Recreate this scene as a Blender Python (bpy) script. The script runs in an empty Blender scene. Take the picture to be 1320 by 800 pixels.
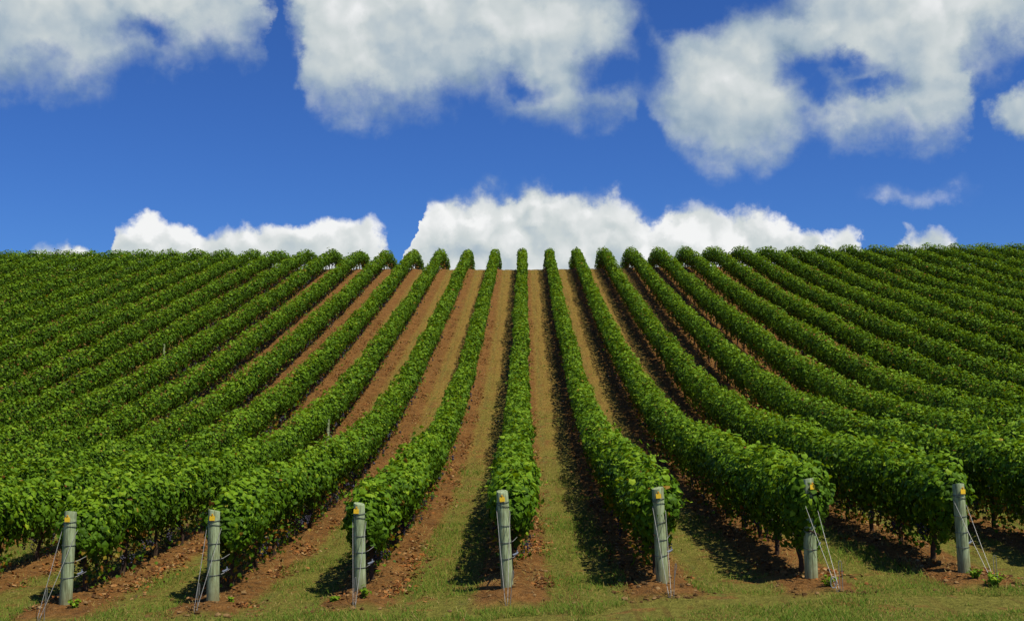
import bpy, math, random
import numpy as np
from mathutils import Vector, Matrix

random.seed(7)
RNG = np.random.default_rng(11)
SC = bpy.context.scene
COL = SC.collection
R = math.radians

# ------------------------------------------------------------------ camera
CAM_X, CAM_Z = 0.235, 3.44
PITCH, YAW = R(4.14), R(0.652)
cam_d = bpy.data.cameras.new('camera')
cam = bpy.data.objects.new('camera', cam_d)
COL.objects.link(cam)
cam.location = (CAM_X, 0, CAM_Z)
cam.rotation_euler = (R(90) + PITCH, 0, YAW)
cam_d.sensor_width = 36.0
cam_d.lens = 36.0 * 1450 / 1320
cam_d.clip_start = 0.1
cam_d.clip_end = 6000
SC.camera = cam

# ------------------------------------------------------------------ sun
SUN = Vector((0.45, -0.32, 1.0)).normalized()          # towards the sun
SUN_EL = math.asin(SUN.z)
SUN_AZ = math.atan2(SUN.x, SUN.y)                      # from +Y towards +X
sun_d = bpy.data.lights.new('sun', 'SUN')
sun_d.energy = 5.0
sun_d.angle = R(0.53)
sun_d.color = (1.0, 0.955, 0.87)
sun = bpy.data.objects.new('sun', sun_d)
COL.objects.link(sun)
sun.location = (30, -20, 60)
sun.rotation_euler = (-SUN).to_track_quat('-Z', 'Y').to_euler()

# ------------------------------------------------------------------ exposure
SC.view_settings.view_transform = 'Standard'
SC.view_settings.look = 'None'
SC.view_settings.gamma = 1.0
SC.view_settings.exposure = 0.0
SC.view_settings.use_curve_mapping = False
SC.cycles.max_bounces = 5
SC.cycles.diffuse_bounces = 3
SC.cycles.glossy_bounces = 2
SC.cycles.transmission_bounces = 3
SC.cycles.use_denoising = True


# ------------------------------------------------------------------ node helpers
class NT:
    def __init__(s, tree):
        s.t = tree
        s.n = tree.nodes
        s.l = tree.links

    def put(s, sock, v):
        if v is None:
            return
        if hasattr(v, 'is_output') or hasattr(v, 'links'):
            s.l.new(v, sock)
        else:
            sock.default_value = v

    def math(s, op, a, b=None, c=None, clamp=False):
        n = s.n.new('ShaderNodeMath')
        n.operation = op
        n.use_clamp = clamp
        for i, v in enumerate((a, b, c)):
            s.put(n.inputs[i], v)
        return n.outputs[0]

    def vmath(s, op, a, b=None, scale=None):
        n = s.n.new('ShaderNodeVectorMath')
        n.operation = op
        s.put(n.inputs[0], a)
        s.put(n.inputs[1], b)
        if scale is not None:
            s.put(n.inputs['Scale'], scale)
        return n.outputs['Value'] if op in ('DOT_PRODUCT', 'LENGTH', 'DISTANCE') else n.outputs['Vector']

    def noise(s, vec, scale, detail=4, rough=0.55, lac=2.0, color=False):
        n = s.n.new('ShaderNodeTexNoise')
        s.put(n.inputs['Vector'], vec)
        n.inputs['Scale'].default_value = scale
        n.inputs['Detail'].default_value = detail
        n.inputs['Roughness'].default_value = rough
        n.inputs['Lacunarity'].default_value = lac
        return n.outputs['Color'] if color else n.outputs[0]

    def step(s, v, a, b, lo=0.0, hi=1.0, smooth=True):
        n = s.n.new('ShaderNodeMapRange')
        n.interpolation_type = 'SMOOTHSTEP' if smooth else 'LINEAR'
        s.put(n.inputs['Value'], v)
        n.inputs['From Min'].default_value = a
        n.inputs['From Max'].default_value = b
        n.inputs['To Min'].default_value = lo
        n.inputs['To Max'].default_value = hi
        return n.outputs['Result']

    def mix(s, f, a, b):
        n = s.n.new('ShaderNodeMix')
        n.data_type = 'RGBA'
        s.put(n.inputs[0], f)
        s.put(n.inputs[6], a if not isinstance(a, tuple) else (*a[:3], 1))
        s.put(n.inputs[7], b if not isinstance(b, tuple) else (*b[:3], 1))
        return n.outputs[2]

    def curve(s, v, pts):
        n = s.n.new('ShaderNodeFloatCurve')
        s.put(n.inputs['Value'], v)
        cm = n.mapping
        cm.use_clip = False
        c = cm.curves[0]
        for i, (x, y) in enumerate(pts):
            if i < 2:
                c.points[i].location = (x, y)
            else:
                c.points.new(x, y)
        for p in c.points:
            p.handle_type = 'AUTO_CLAMPED'
        cm.update()
        return n.outputs[0]

    def ramp(s, f, stops, interp='LINEAR'):
        n = s.n.new('ShaderNodeValToRGB')
        n.color_ramp.interpolation = interp
        e = n.color_ramp.elements
        while len(e) < len(stops):
            e.new(0.5)
        for el, (p, c) in zip(e, stops):
            el.position = p
            el.color = (*c, 1)
        s.put(n.inputs[0], f)
        return n.outputs[0]


# ------------------------------------------------------------------ world: clear sky with fair-weather cumulus
def pix_dir(px, py):
    """unit direction of a place in the sky, from where it stands in the photograph"""
    v = Vector(((px - 660) / 1450, (400 - py) / 1450, -1)).normalized()
    return cam.rotation_euler.to_matrix() @ v


def az_el(px, py):
    d = pix_dir(px, py)
    return math.atan2(d.x, d.y), math.asin(d.z)


world = bpy.data.worlds.new('World')
SC.world = world
world.use_nodes = True
W = NT(world.node_tree)
W.n.clear()
SKY_STRENGTH = 0.06
sky = W.n.new('ShaderNodeTexSky')
sky.sky_type = 'NISHITA'
sky.sun_disc = False
sky.sun_elevation = SUN_EL
sky.sun_rotation = SUN_AZ
sky.altitude = 300
sky.air_density = 1.0
sky.dust_density = 0.1
sky.ozone_density = 6.0
tc = W.n.new('ShaderNodeTexCoord')
dirv = tc.outputs['Generated']
# billowing: push the direction about by noise before reading the cloud layout
w1 = W.vmath('SCALE', W.vmath('SUBTRACT', W.noise(dirv, 7.0, 2, 0.5, color=True), (0.5, 0.5, 0.5)), scale=0.040)
w2 = W.vmath('SCALE', W.vmath('SUBTRACT', W.noise(dirv, 20.0, 7, 0.60, color=True), (0.5, 0.5, 0.5)), scale=0.060)
dw = W.vmath('ADD', dirv, W.vmath('ADD', w1, w2))
sep = W.n.new('ShaderNodeSeparateXYZ')
W.l.new(dw, sep.inputs[0])
AZ = W.math('ARCTAN2', sep.outputs[0], sep.outputs[1])
EL = W.math('ARCSINE', sep.outputs[2])
AZ0, AZ1 = R(-30), R(30)
EL0, EL1 = R(0), R(30)
azn = W.math('DIVIDE', W.math('SUBTRACT', AZ, AZ0), AZ1 - AZ0)
eln = W.math('DIVIDE', W.math('SUBTRACT', EL, EL0), EL1 - EL0)


def layer_pts(pts):
    out = []
    for px, py in pts:
        a, e = az_el(px, py)
        out.append(((a - AZ0) / (AZ1 - AZ0), (e - EL0) / (EL1 - EL0)))
    return out


PXN = 1 / 1450 / (EL1 - EL0)        # one photograph pixel in normalised elevation
low = layer_pts([(-110, 345), (15, 330), (50, 314), (85, 309), (118, 324), (136, 360), (148, 304), (162, 288), (185, 284), (245, 286), (300, 287), (350, 285),
                 (398, 290), (412, 284), (450, 283), (480, 291), (508, 311), (519, 345), (530, 310), (540, 264), (580, 256), (640, 244), (690, 243), (740, 258),
                 (800, 258), (845, 268), (880, 267), (950, 266), (1000, 270), (1060, 290), (1105, 300), (1138, 350), (1176, 306),
                 (1225, 293), (1255, 304), (1285, 365), (1420, 365)])
low_top = W.curve(azn, low)


def lobes(vec, scale):
    v = W.n.new('ShaderNodeTexVoronoi')
    v.feature = 'SMOOTH_F1'
    v.voronoi_dimensions = '2D'
    v.inputs['Scale'].default_value = scale
    v.inputs['Detail'].default_value = 1.0
    v.inputs['Roughness'].default_value = 0.55
    v.inputs['Smoothness'].default_value = 0.35
    v.normalize = True
    W.put(v.inputs['Vector'], vec)
    return v.outputs['Distance']


cxy = W.n.new('ShaderNodeCombineXYZ')
W.l.new(AZ, cxy.inputs[0])
W.l.new(EL, cxy.inputs[1])
lob = lobes(cxy.outputs[0], 26.0)
lob_sun = lobes(W.vmath('ADD', cxy.outputs[0], (0.005, 0.010, 0.0)), 26.0)
d_low = W.math('ADD', W.math('DIVIDE', W.math('SUBTRACT', low_top, eln), 14 * PXN), W.math('MULTIPLY', W.math('SUBTRACT', 0.28, lob), 2.2))
up = layer_pts([(-120, 80), (0, 112), (60, 116), (120, 112), (190, 96), (250, 88), (310, 80), (334, 50), (342, -8), (347, -10), (353, 30), (378, 80),
                (402, 150), (470, 158), (520, 140), (600, 135), (640, 158), (700, 176), (760, 178), (812, 170), (828, 130),
                (840, 145), (868, 200), (930, 224), (1000, 224), (1050, 200), (1100, 188), (1140, 182), (1190, 192), (1236, 178), (1256, 110), (1275, 88), (1300, 84),
                (1330, 72), (1420, 110)])
up_bot = W.curve(azn, up)
d_up = W.math('MINIMUM', W.math('DIVIDE', W.math('SUBTRACT', eln, up_bot), 30 * PXN), 4.2)


def blob(px, py, rx, ry, amp):
    a, e = az_el(px, py)
    dx = W.math('MULTIPLY', W.math('SUBTRACT', AZ, a), 1450 / rx)
    dy = W.math('MULTIPLY', W.math('SUBTRACT', EL, e), 1450 / ry)
    q = W.math('ADD', W.math('MULTIPLY', dx, dx), W.math('MULTIPLY', dy, dy))
    return W.math('MULTIPLY', W.math('SUBTRACT', 1.0, q, clamp=True), amp)


# breaks in the upper cloud
def gap(px, py, rx, ry, amp):
    a, e = az_el(px, py)
    dx = W.math('MULTIPLY', W.math('SUBTRACT', AZ, a), 1450 / rx)
    dy = W.math('MULTIPLY', W.math('SUBTRACT', EL, e), 1450 / ry)
    q = W.math('SQRT', W.math('ADD', W.math('MULTIPLY', dx, dx), W.math('MULTIPLY', dy, dy)))
    return W.math('MULTIPLY', W.math('SUBTRACT', q, 1.0), amp)


for args in ((192, 46, 18, 9, 0.6), (788, 90, 22, 20, 0.9), (1066, 114, 9, 5, 0.34), (1096, 88, 10, 4, 0.34), (1040, 98, 7, 4, 0.3), (1130, 104, 9, 3, 0.3), (905, -16, 90, 42, 2.4), (830, 36, 16, 72, 0.7),
             (664, 124, 14, 9, 0.6), (346, 20, 8, 60, 1.0)):
    d_up = W.math('SMOOTH_MIN', d_up, gap(*args), 0.6)
extra = W.math('MAXIMUM', W.math('SUBTRACT', blob(1324, 142, 60, 46, 5.0), 2.2), W.math('SUBTRACT', blob(1195, 255, 120, 42, 2.2), 1.72))
# the sky outside the frame: the same kind of broken cloud
far_n = W.noise(dirv, 3.1, 6, 0.6)
d_far = W.step(far_n, 0.54, 0.66, -1.5, 2.2, smooth=False)
in_az = W.math('COMPARE', azn, 0.5, 0.47)
in_el = W.math('LESS_THAN', eln, 0.83)
inside = W.math('MULTIPLY', in_az, in_el)
top_pull = W.step(eln, 0.66, 0.83, 0.0, 1.0)
d_up = W.math('ADD', W.math('MULTIPLY', d_up, W.math('SUBTRACT', 1.0, top_pull)), W.math('MULTIPLY', d_far, top_pull))
d_in = W.math('MAXIMUM', W.math('MAXIMUM', d_low, d_up), extra)
mixd = W.n.new('ShaderNodeMix')
mixd.data_type = 'FLOAT'
W.l.new(inside, mixd.inputs[0])
W.l.new(d_far, mixd.inputs[2])
W.l.new(d_in, mixd.inputs[3])
dens0 = mixd.outputs[0]
fb = W.noise(dirv, 19.0, 7, 0.60)
is_low = W.step(eln, 0.29, 0.37, 1.0, 0.0)
dens = W.math('ADD', dens0, W.math('MULTIPLY', W.math('SUBTRACT', fb, 0.5), W.math('ADD', W.math('MULTIPLY', is_low, -1.4), 3.4)))
a_up = W.step(dens, -0.5, 1.9)
a_lo = W.step(dens, -0.1, 1.1)


def fmix(f, a, b):
    n = W.n.new('ShaderNodeMix')
    n.data_type = 'FLOAT'
    for s_, v_ in zip((n.inputs[0], n.inputs[2], n.inputs[3]), (f, a, b)):
        W.put(s_, v_)
    return n.outputs[0]


alpha = fmix(is_low, W.math('MULTIPLY', a_up, 0.97), a_lo)
# relief: the same billows read a little towards the sun
off = W.vmath('ADD', dirv, tuple(0.016 * c for c in (SUN.x, 0.0, SUN.z)))
relief = W.math('SUBTRACT', W.noise(dirv, 11.0, 4, 0.5), W.noise(off, 11.0, 4, 0.5))
soft = W.math('SUBTRACT', W.noise(dirv, 5.5, 3, 0.5), 0.5)
core_up = W.math('ADD', W.step(dens, 0.3, 4.4, 0.50, 0.77), W.math('MULTIPLY', soft, 0.36))
core_up = W.math('ADD', core_up, W.math('MULTIPLY', relief, 1.0))
core_up = W.math('ADD', core_up, W.math('MULTIPLY', W.math('SUBTRACT', lob_sun, lob), 0.45))
core_low = W.math('ADD', W.step(d_low, 0.2, 6.5, 0.93, 0.72), W.math('MULTIPLY', W.math('SUBTRACT', lob_sun, lob), 0.85))
core_low = W.math('ADD', core_low, W.math('MULTIPLY', relief, 0.9))
bright = W.math('ADD', fmix(is_low, core_up, core_low), 0.0, clamp=True)
ccol = W.ramp(bright, [(0.25, (0.22, 0.32, 0.44)), (0.5, (0.40, 0.49, 0.56)), (0.72, (0.60, 0.655, 0.66)), (0.88, (0.74, 0.77, 0.77)), (1.0, (0.90, 0.91, 0.91))])
ccol = W.vmath('SCALE', ccol, scale=1.0 / SKY_STRENGTH)
tint = W.vmath('MULTIPLY', sky.outputs[0], (0.50, 0.89, 1.62))
final = W.mix(alpha, tint, ccol)
bg = W.n.new('ShaderNodeBackground')
W.l.new(final, bg.inputs['Color'])
bg.inputs['Strength'].default_value = SKY_STRENGTH
wo = W.n.new('ShaderNodeOutputWorld')
W.l.new(bg.outputs[0], wo.inputs['Surface'])
world.cycles.sampling_method = 'MANUAL'
world.cycles.sample_map_resolution = 512


# ------------------------------------------------------------------ numpy noise
def vnoise(x, y, z=0.0, seed=0):
    x, y, z = np.broadcast_arrays(np.asarray(x, float), np.asarray(y, float), np.asarray(z, float))
    xi, yi, zi = np.floor(x).astype(np.int64), np.floor(y).astype(np.int64), np.floor(z).astype(np.int64)
    xf, yf, zf = x - xi, y - yi, z - zi
    u, v, w = (t * t * (3 - 2 * t) for t in (xf, yf, zf))

    def h(a, b, c):
        n = (a * 374761393 + b * 668265263 + c * 2147483647 + seed * 974711) & 0xffffffff
        n = ((n ^ (n >> 13)) * 1274126177) & 0xffffffff
        n = ((n ^ (n >> 16)) * 2246822519) & 0xffffffff
        return ((n ^ (n >> 15)) & 0xffff) / 32767.5 - 1.0
    out = 0
    for dx in (0, 1):
        for dy in (0, 1):
            for dz in (0, 1):
                wt = (u if dx else 1 - u) * (v if dy else 1 - v) * (w if dz else 1 - w)
                out = out + wt * h(xi + dx, yi + dy, zi + dz)
    return out


def fbm(x, y, z=0.0, oct=4, seed=0, rough=0.5):
    s, a, n = 0, 1.0, 0
    for i in range(oct):
        s = s + a * vnoise(np.asarray(x) * 2 ** i, np.asarray(y) * 2 ** i, np.asarray(z) * 2 ** i, seed + i)
        n += a
        a *= rough
    return s / n


# ------------------------------------------------------------------ terrain shape
ROW = 2.5
POST_Y = 19.15
PROF = np.array([(-400, -6), (-60, -1.0), (0, -0.05), (10, 0.0), (18.8, 0.0), (25, 0.09), (31, 0.30), (36.3, 0.66), (41, 1.18), (45.9, 1.90), (50.5, 2.72),
                 (55.3, 3.70), (63, 5.36), (71.4, 7.22), (80, 9.18), (88, 11.12), (94, 12.62), (98, 13.60), (101, 14.28), (103.2, 14.66), (105, 14.78),
                 (107, 14.66), (111, 14.0), (120, 12.0), (150, 5.5), (190, -2), (260, -9), (400, -14), (3000, -30)], float)


def _pchip(xs, ys):
    h = np.diff(xs)
    d = np.diff(ys) / h
    m = np.zeros_like(ys)
    for i in range(1, len(xs) - 1):
        if d[i - 1] * d[i] > 0:
            w1, w2 = 2 * h[i] + h[i - 1], h[i] + 2 * h[i - 1]
            m[i] = (w1 + w2) / (w1 / d[i - 1] + w2 / d[i])
    m[0], m[-1] = d[0], d[-1]

    def f(x):
        x = np.clip(x, xs[0], xs[-1])
        i = np.clip(np.searchsorted(xs, x) - 1, 0, len(xs) - 2)
        t = (x - xs[i]) / h[i]
        return ((1 + 2 * t) * (1 - t) ** 2 * ys[i] + t * (1 - t) ** 2 * h[i] * m[i]
                + t * t * (3 - 2 * t) * ys[i + 1] + t * t * (t - 1) * h[i] * m[i + 1])
    return f


prof = _pchip(PROF[:, 0].copy(), PROF[:, 1].copy())


def ground(x, y):
    x = np.asarray(x, float)
    y = np.asarray(y, float)
    far = np.clip((y - 26) / 66, 0, 1)
    far = far * far * (3 - 2 * far)
    xs = 45 * np.tanh(x / 45)
    tilt_near = 0.038 * xs + 0.09
    tilt_far = np.where(xs > 0, 0.014 * xs, -0.002 * xs)
    return prof(y) + tilt_near * (1 - far) + tilt_far * far


def row_dist(x):
    return np.abs((np.asarray(x) / ROW + 0.5) % 1.0 - 0.5) * ROW


def relief_z(x, y):
    """mounded vine strips, clods, tyre hollows"""
    u = row_dist(x)
    inrow = np.clip((y - (POST_Y - 1.6)) / 1.2, 0, 1) * np.clip((116 - y) / 4, 0, 1)
    near = np.clip((60 - y) / 30, 0, 1) * np.clip(y / 8, 0, 1)
    m = 0.085 * np.exp(-(u / 0.42) ** 2) * inrow
    m = m - 0.025 * np.exp(-((u - 0.82) / 0.16) ** 2) * inrow
    rough = np.exp(-(u / 0.5) ** 2) * inrow
    n = fbm(x * 2.2, y * 2.2, 0, 4, 3) * (0.03 + 0.06 * rough)
    n2 = np.abs(fbm(x * 6.5, y * 6.5, 0, 2, 9)) * 0.06 * rough
    return m + (n + n2) * near + 0.06 * fbm(x * 0.35, y * 0.35, 0, 2, 5) * near


def ground_full(x, y):
    return ground(x, y) + relief_z(x, y)


# ------------------------------------------------------------------ mesh helpers
def link(o, parent=None):
    COL.objects.link(o)
    if parent is not None:
        o.parent = parent
    return o


def mesh_np(name, verts, faces, mat, attrs=None, smooth=False):
    """verts (N,3), faces (M,k) all of one size"""
    verts = np.asarray(verts, np.float32)
    faces = np.asarray(faces, np.int32)
    me = bpy.data.meshes.new(name)
    me.vertices.add(len(verts))
    me.vertices.foreach_set('co', verts.ravel())
    k = faces.shape[1]
    me.loops.add(faces.size)
    me.loops.foreach_set('vertex_index', faces.ravel())
    me.polygons.add(len(faces))
    me.polygons.foreach_set('loop_start', np.arange(0, faces.size, k, dtype=np.int32))
    me.polygons.foreach_set('use_smooth', np.full(len(faces), smooth, dtype=bool))
    for an, av in (attrs or {}).items():
        at = me.attributes.new(an, 'FLOAT', 'POINT')
        at.data.foreach_set('value', np.asarray(av, np.float32))
    me.update(calc_edges=True)
    me.materials.append(mat)
    return me


class MB:
    """collects tubes, lathes and boxes into one mesh"""
    def __init__(s):
        s.v, s.f = [], []

    def tube(s, pts, rad, n=6, cap=True):
        pts = [Vector(p) for p in pts]
        rads = rad if isinstance(rad, (list, tuple)) else [rad] * len(pts)
        b0 = len(s.v)
        prev = None
        for i, p in enumerate(pts):
            t = (pts[min(i + 1, len(pts) - 1)] - pts[max(i - 1, 0)]).normalized()
            if prev is None:
                a = Vector((1, 0, 0)) if abs(t.x) < 0.8 else Vector((0, 1, 0))
                a = (a - t * a.dot(t)).normalized()
            else:
                a = (prev - t * prev.dot(t)).normalized()
            prev = a
            b = t.cross(a)
            for j in range(n):
                an = 2 * math.pi * j / n
                s.v.append(p + (a * math.cos(an) + b * math.sin(an)) * rads[i])
        for i in range(len(pts) - 1):
            for j in range(n):
                q = b0 + i * n
                s.f.append((q + j, q + (j + 1) % n, q + n + (j + 1) % n, q + n + j))
        if cap:
            s.f.append(tuple(b0 + j for j in reversed(range(n))))
            q = b0 + (len(pts) - 1) * n
            s.f.append(tuple(q + j for j in range(n)))
        return s

    def prism(s, outline, y0, y1):
        """outline (x,z) extruded along y"""
        b0 = len(s.v)
        n = len(outline)
        for y in (y0, y1):
            for x, z in outline:
                s.v.append(Vector((x, y, z)))
        s.f.append(tuple(b0 + j for j in range(n)))
        s.f.append(tuple(b0 + n + j for j in reversed(range(n))))
        for j in range(n):
            k = (j + 1) % n
            s.f.append((b0 + k, b0 + j, b0 + n + j, b0 + n + k))
        return s

    def mesh(s, name, mat, smooth=True):
        me = bpy.data.meshes.new(name)
        me.from_pydata([tuple(v) for v in s.v], [], s.f)
        me.materials.append(mat)
        if smooth:
            me.polygons.foreach_set('use_smooth', [True] * len(me.polygons))
            me.set_sharp_from_angle(angle=R(40))
        me.update()
        return me

    def obj(s, name, mat, parent=None, smooth=True):
        return link(bpy.data.objects.new(name, s.mesh(name, mat, smooth)), parent)


def thing(name, label, cat, loc=(0, 0, 0), group=None):
    o = bpy.data.objects.new(name, None)
    o.empty_display_size = 0.2
    link(o)
    o.location = loc
    o['label'], o['category'] = label, cat
    if group:
        o['group'] = group
    return o


# ------------------------------------------------------------------ materials
def new_mat(name):
    m = bpy.data.materials.new(name)
    m.use_nodes = True
    t = NT(m.node_tree)
    t.n.clear()
    out = t.n.new('ShaderNodeOutputMaterial')
    return m, t, out


def principled(t, out, color, rough=0.8, spec=0.3, metal=0.0, bump=None, bump_s=0.3, bump_d=0.02):
    p = t.n.new('ShaderNodeBsdfPrincipled')
    t.put(p.inputs['Base Color'], color if not isinstance(color, tuple) else (*color, 1))
    t.put(p.inputs['Roughness'], rough)
    p.inputs['Specular IOR Level'].default_value = spec
    p.inputs['Metallic'].default_value = metal
    if bump is not None:
        b = t.n.new('ShaderNodeBump')
        b.inputs['Strength'].default_value = bump_s
        b.inputs['Distance'].default_value = bump_d
        t.l.new(bump, b.inputs['Height'])
        t.l.new(b.outputs[0], p.inputs['Normal'])
    if out is not None:
        t.l.new(p.outputs[0], out.inputs['Surface'])
    return p


def attr(t, name):
    a = t.n.new('ShaderNodeAttribute')
    a.attribute_name = name
    return a.outputs['Fac']


def leaf_material():
    m, t, out = new_mat('vine_leaf')
    tint = attr(t, 'tint')
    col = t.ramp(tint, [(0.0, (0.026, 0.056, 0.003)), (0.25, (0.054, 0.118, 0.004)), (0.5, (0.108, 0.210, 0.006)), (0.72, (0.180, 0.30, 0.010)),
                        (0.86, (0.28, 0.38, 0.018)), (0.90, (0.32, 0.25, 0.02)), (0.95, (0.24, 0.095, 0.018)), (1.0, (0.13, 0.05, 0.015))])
    geo = t.n.new('ShaderNodeNewGeometry')
    col = t.mix(t.math('MULTIPLY', geo.outputs['Backfacing'], 0.16), col, (0.09, 0.14, 0.03))
    p = principled(t, None, col, 0.55, 0.12)
    tr = t.n.new('ShaderNodeBsdfTranslucent')
    t.l.new(t.vmath('MULTIPLY', col, (2.0, 1.7, 0.4)), tr.inputs['Color'])
    mx = t.n.new('ShaderNodeMixShader')
    mx.inputs[0].default_value = 0.22
    t.l.new(p.outputs[0], mx.inputs[1])
    t.l.new(tr.outputs[0], mx.inputs[2])
    t.l.new(mx.outputs[0], out.inputs['Surface'])
    return m


def tinted_material(name, stops, rough=0.8, spec=0.2, transl=0.0):
    m, t, out = new_mat(name)
    col = t.ramp(attr(t, 'tint'), stops)
    p = principled(t, None, col, rough, spec)
    if transl:
        tr = t.n.new('ShaderNodeBsdfTranslucent')
        t.l.new(col, tr.inputs['Color'])
        mx = t.n.new('ShaderNodeMixShader')
        mx.inputs[0].default_value = transl
        t.l.new(p.outputs[0], mx.inputs[1])
        t.l.new(tr.outputs[0], mx.inputs[2])
        t.l.new(mx.outputs[0], out.inputs['Surface'])
    else:
        t.l.new(p.outputs[0], out.inputs['Surface'])
    return m


def ground_material():
    m, t, out = new_mat('vineyard_ground')
    geo = t.n.new('ShaderNodeNewGeometry')
    P = geo.outputs['Position']
    sp = t.n.new('ShaderNodeSeparateXYZ')
    t.l.new(P, sp.inputs[0])
    X, Y = sp.outputs[0], sp.outputs[1]
    fine = t.noise(P, 9.0, 5, 0.65)
    mid = t.noise(P, 1.6, 4, 0.6)
    big = t.noise(P, 0.35, 3, 0.5)
    speck = t.noise(P, 34.0, 3, 0.6)
    # distance from the nearest vine line, signed so that + is the right-hand side of a row
    fr = t.math('SUBTRACT', t.math('FRACT', t.math('ADD', t.math('DIVIDE', X, ROW), 0.5)), 0.5)
    sx = t.math('MULTIPLY', fr, ROW)
    wob = t.math('MULTIPLY', t.math('SUBTRACT', mid, 0.5), 0.35)
    wob = t.math('ADD', wob, t.math('MULTIPLY', t.math('SUBTRACT', fine, 0.5), 0.25))
    u = t.math('ADD', t.math('ABSOLUTE', sx), wob)
    us = t.math('SUBTRACT', u, t.math('MULTIPLY', t.math('GREATER_THAN', sx, 0.0), t.step(Y, 22.0, 60.0, 0.04, 0.14)))
    soil = t.step(us, 0.46, 0.76, 1.0, 0.0)
    # headland in front of the end posts: grass, with bare ground about the posts
    head = t.step(t.math('ADD', Y, t.math('MULTIPLY', wob, 1.5)), POST_Y - 1.45, POST_Y - 0.7)
    bare = t.math('MULTIPLY', t.step(mid, 0.56, 0.66), t.step(Y, 14.5, 17.5))
    soil = t.math('MAXIMUM', t.math('MULTIPLY', soil, head), t.math('MULTIPLY', bare, 0.75), clamp=True)
    soilc = t.ramp(t.math('ADD', t.math('MULTIPLY', fine, 0.6), t.math('MULTIPLY', mid, 0.4)),
                   [(0.28, (0.080, 0.033, 0.008)), (0.44, (0.170, 0.074, 0.017)), (0.57, (0.25, 0.116, 0.029)), (0.74, (0.36, 0.195, 0.06))])
    litter = t.step(speck, 0.60, 0.68)
    soilc = t.mix(t.step(t.noise(P, 5.5, 4, 0.65), 0.50, 0.62, 0, 0.55), soilc, (0.085, 0.045, 0.016))
    soilc = t.mix(t.step(t.noise(P, 60.0, 2, 0.6), 0.58, 0.66, 0, 0.6), soilc, (0.36, 0.26, 0.12))
    soilc = t.mix(t.math('MULTIPLY', litter, 0.5), soilc, (0.31, 0.115, 0.025))
    green = t.step(t.math('ADD', t.math('MULTIPLY', Y, -0.019), t.math('MULTIPLY', big, 1.1)), -0.62, 0.08)
    dry = t.ramp(t.math('ADD', t.math('ADD', t.math('MULTIPLY', fine, 0.45), t.math('MULTIPLY', speck, 0.3)), t.math('MULTIPLY', t.noise(P, 4.0, 4, 0.7), 0.25)),
                 [(0.34, (0.11, 0.062, 0.013)), (0.46, (0.215, 0.130, 0.027)), (0.56, (0.31, 0.198, 0.044)), (0.70, (0.42, 0.30, 0.085))])
    grn = t.ramp(t.math('ADD', t.math('MULTIPLY', fine, 0.6), t.math('MULTIPLY', speck, 0.4)),
                 [(0.32, (0.075, 0.080, 0.012)), (0.48, (0.155, 0.165, 0.025)), (0.66, (0.26, 0.25, 0.047))])
    grass = t.mix(t.math('MULTIPLY', green, 0.8), dry, grn)
    ms = t.n.new('ShaderNodeMapping')
    ms.inputs['Scale'].default_value = (5.0, 0.30, 1.0)
    t.l.new(P, ms.inputs['Vector'])
    streak = t.noise(ms.outputs[0], 1.0, 4, 0.65)
    grass = t.mix(t.step(streak, 0.50, 0.68, 0, 0.5), grass, (0.14, 0.072, 0.020))
    grass = t.mix(t.step(streak, 0.42, 0.30, 0, 0.45), grass, (0.20, 0.185, 0.035))
    edge = t.math('MULTIPLY', t.step(us, 0.70, 0.80), t.step(us, 0.84, 0.98, 1.0, 0.0))
    grass = t.mix(t.math('MULTIPLY', edge, t.math('MULTIPLY', t.step(mid, 0.45, 0.6), 0.45)), grass, (0.13, 0.14, 0.035))
    col = t.mix(soil, grass, soilc)
    h = t.math('ADD', t.math('MULTIPLY', fine, 1.0), t.math('MULTIPLY', speck, 0.5))
    principled(t, out, col, 0.95, 0.08, bump=h, bump_s=1.0, bump_d=0.11)
    return m


def timber_material(name, seed):
    m, t, out = new_mat(name)
    tc = t.n.new('ShaderNodeTexCoord')
    mp = t.n.new('ShaderNodeMapping')
    mp.inputs['Location'].default_value = (seed * 3.1, seed * 1.7, seed)
    mp.inputs['Scale'].default_value = (1, 1, 0.10)
    t.l.new(tc.outputs['Object'], mp.inputs['Vector'])
    gr = t.noise(mp.outputs[0], 34, 5, 0.6)
    mp2 = t.n.new('ShaderNodeMapping')
    mp2.inputs['Location'].default_value = (seed, seed * 2.3, seed * 0.7)
    t.l.new(tc.outputs['Object'], mp2.inputs['Vector'])
    bl = t.noise(mp2.outputs[0], 5, 4, 0.6)
    col = t.ramp(gr, [(0.30, (0.08, 0.090, 0.040)), (0.42, (0.22 + 0.01 * seed % .03, 0.26, 0.125)), (0.55, (0.33, 0.40, 0.20)), (0.74, (0.52, 0.57, 0.35))])
    col = t.mix(t.step(bl, 0.50, 0.72, 0, 0.55), col, (0.17, 0.20, 0.10))
    sp = t.n.new('ShaderNodeSeparateXYZ')
    t.l.new(tc.outputs['Object'], sp.inputs[0])
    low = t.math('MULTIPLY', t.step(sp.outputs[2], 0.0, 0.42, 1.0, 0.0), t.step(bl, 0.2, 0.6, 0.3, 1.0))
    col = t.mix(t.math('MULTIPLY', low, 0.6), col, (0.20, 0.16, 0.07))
    crack = t.step(t.noise(mp.outputs[0], 13, 2, 0.5), 0.66, 0.70, 0, 0.75)
    col = t.mix(crack, col, (0.05, 0.05, 0.028))
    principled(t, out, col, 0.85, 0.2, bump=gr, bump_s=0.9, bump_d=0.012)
    return m


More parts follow.
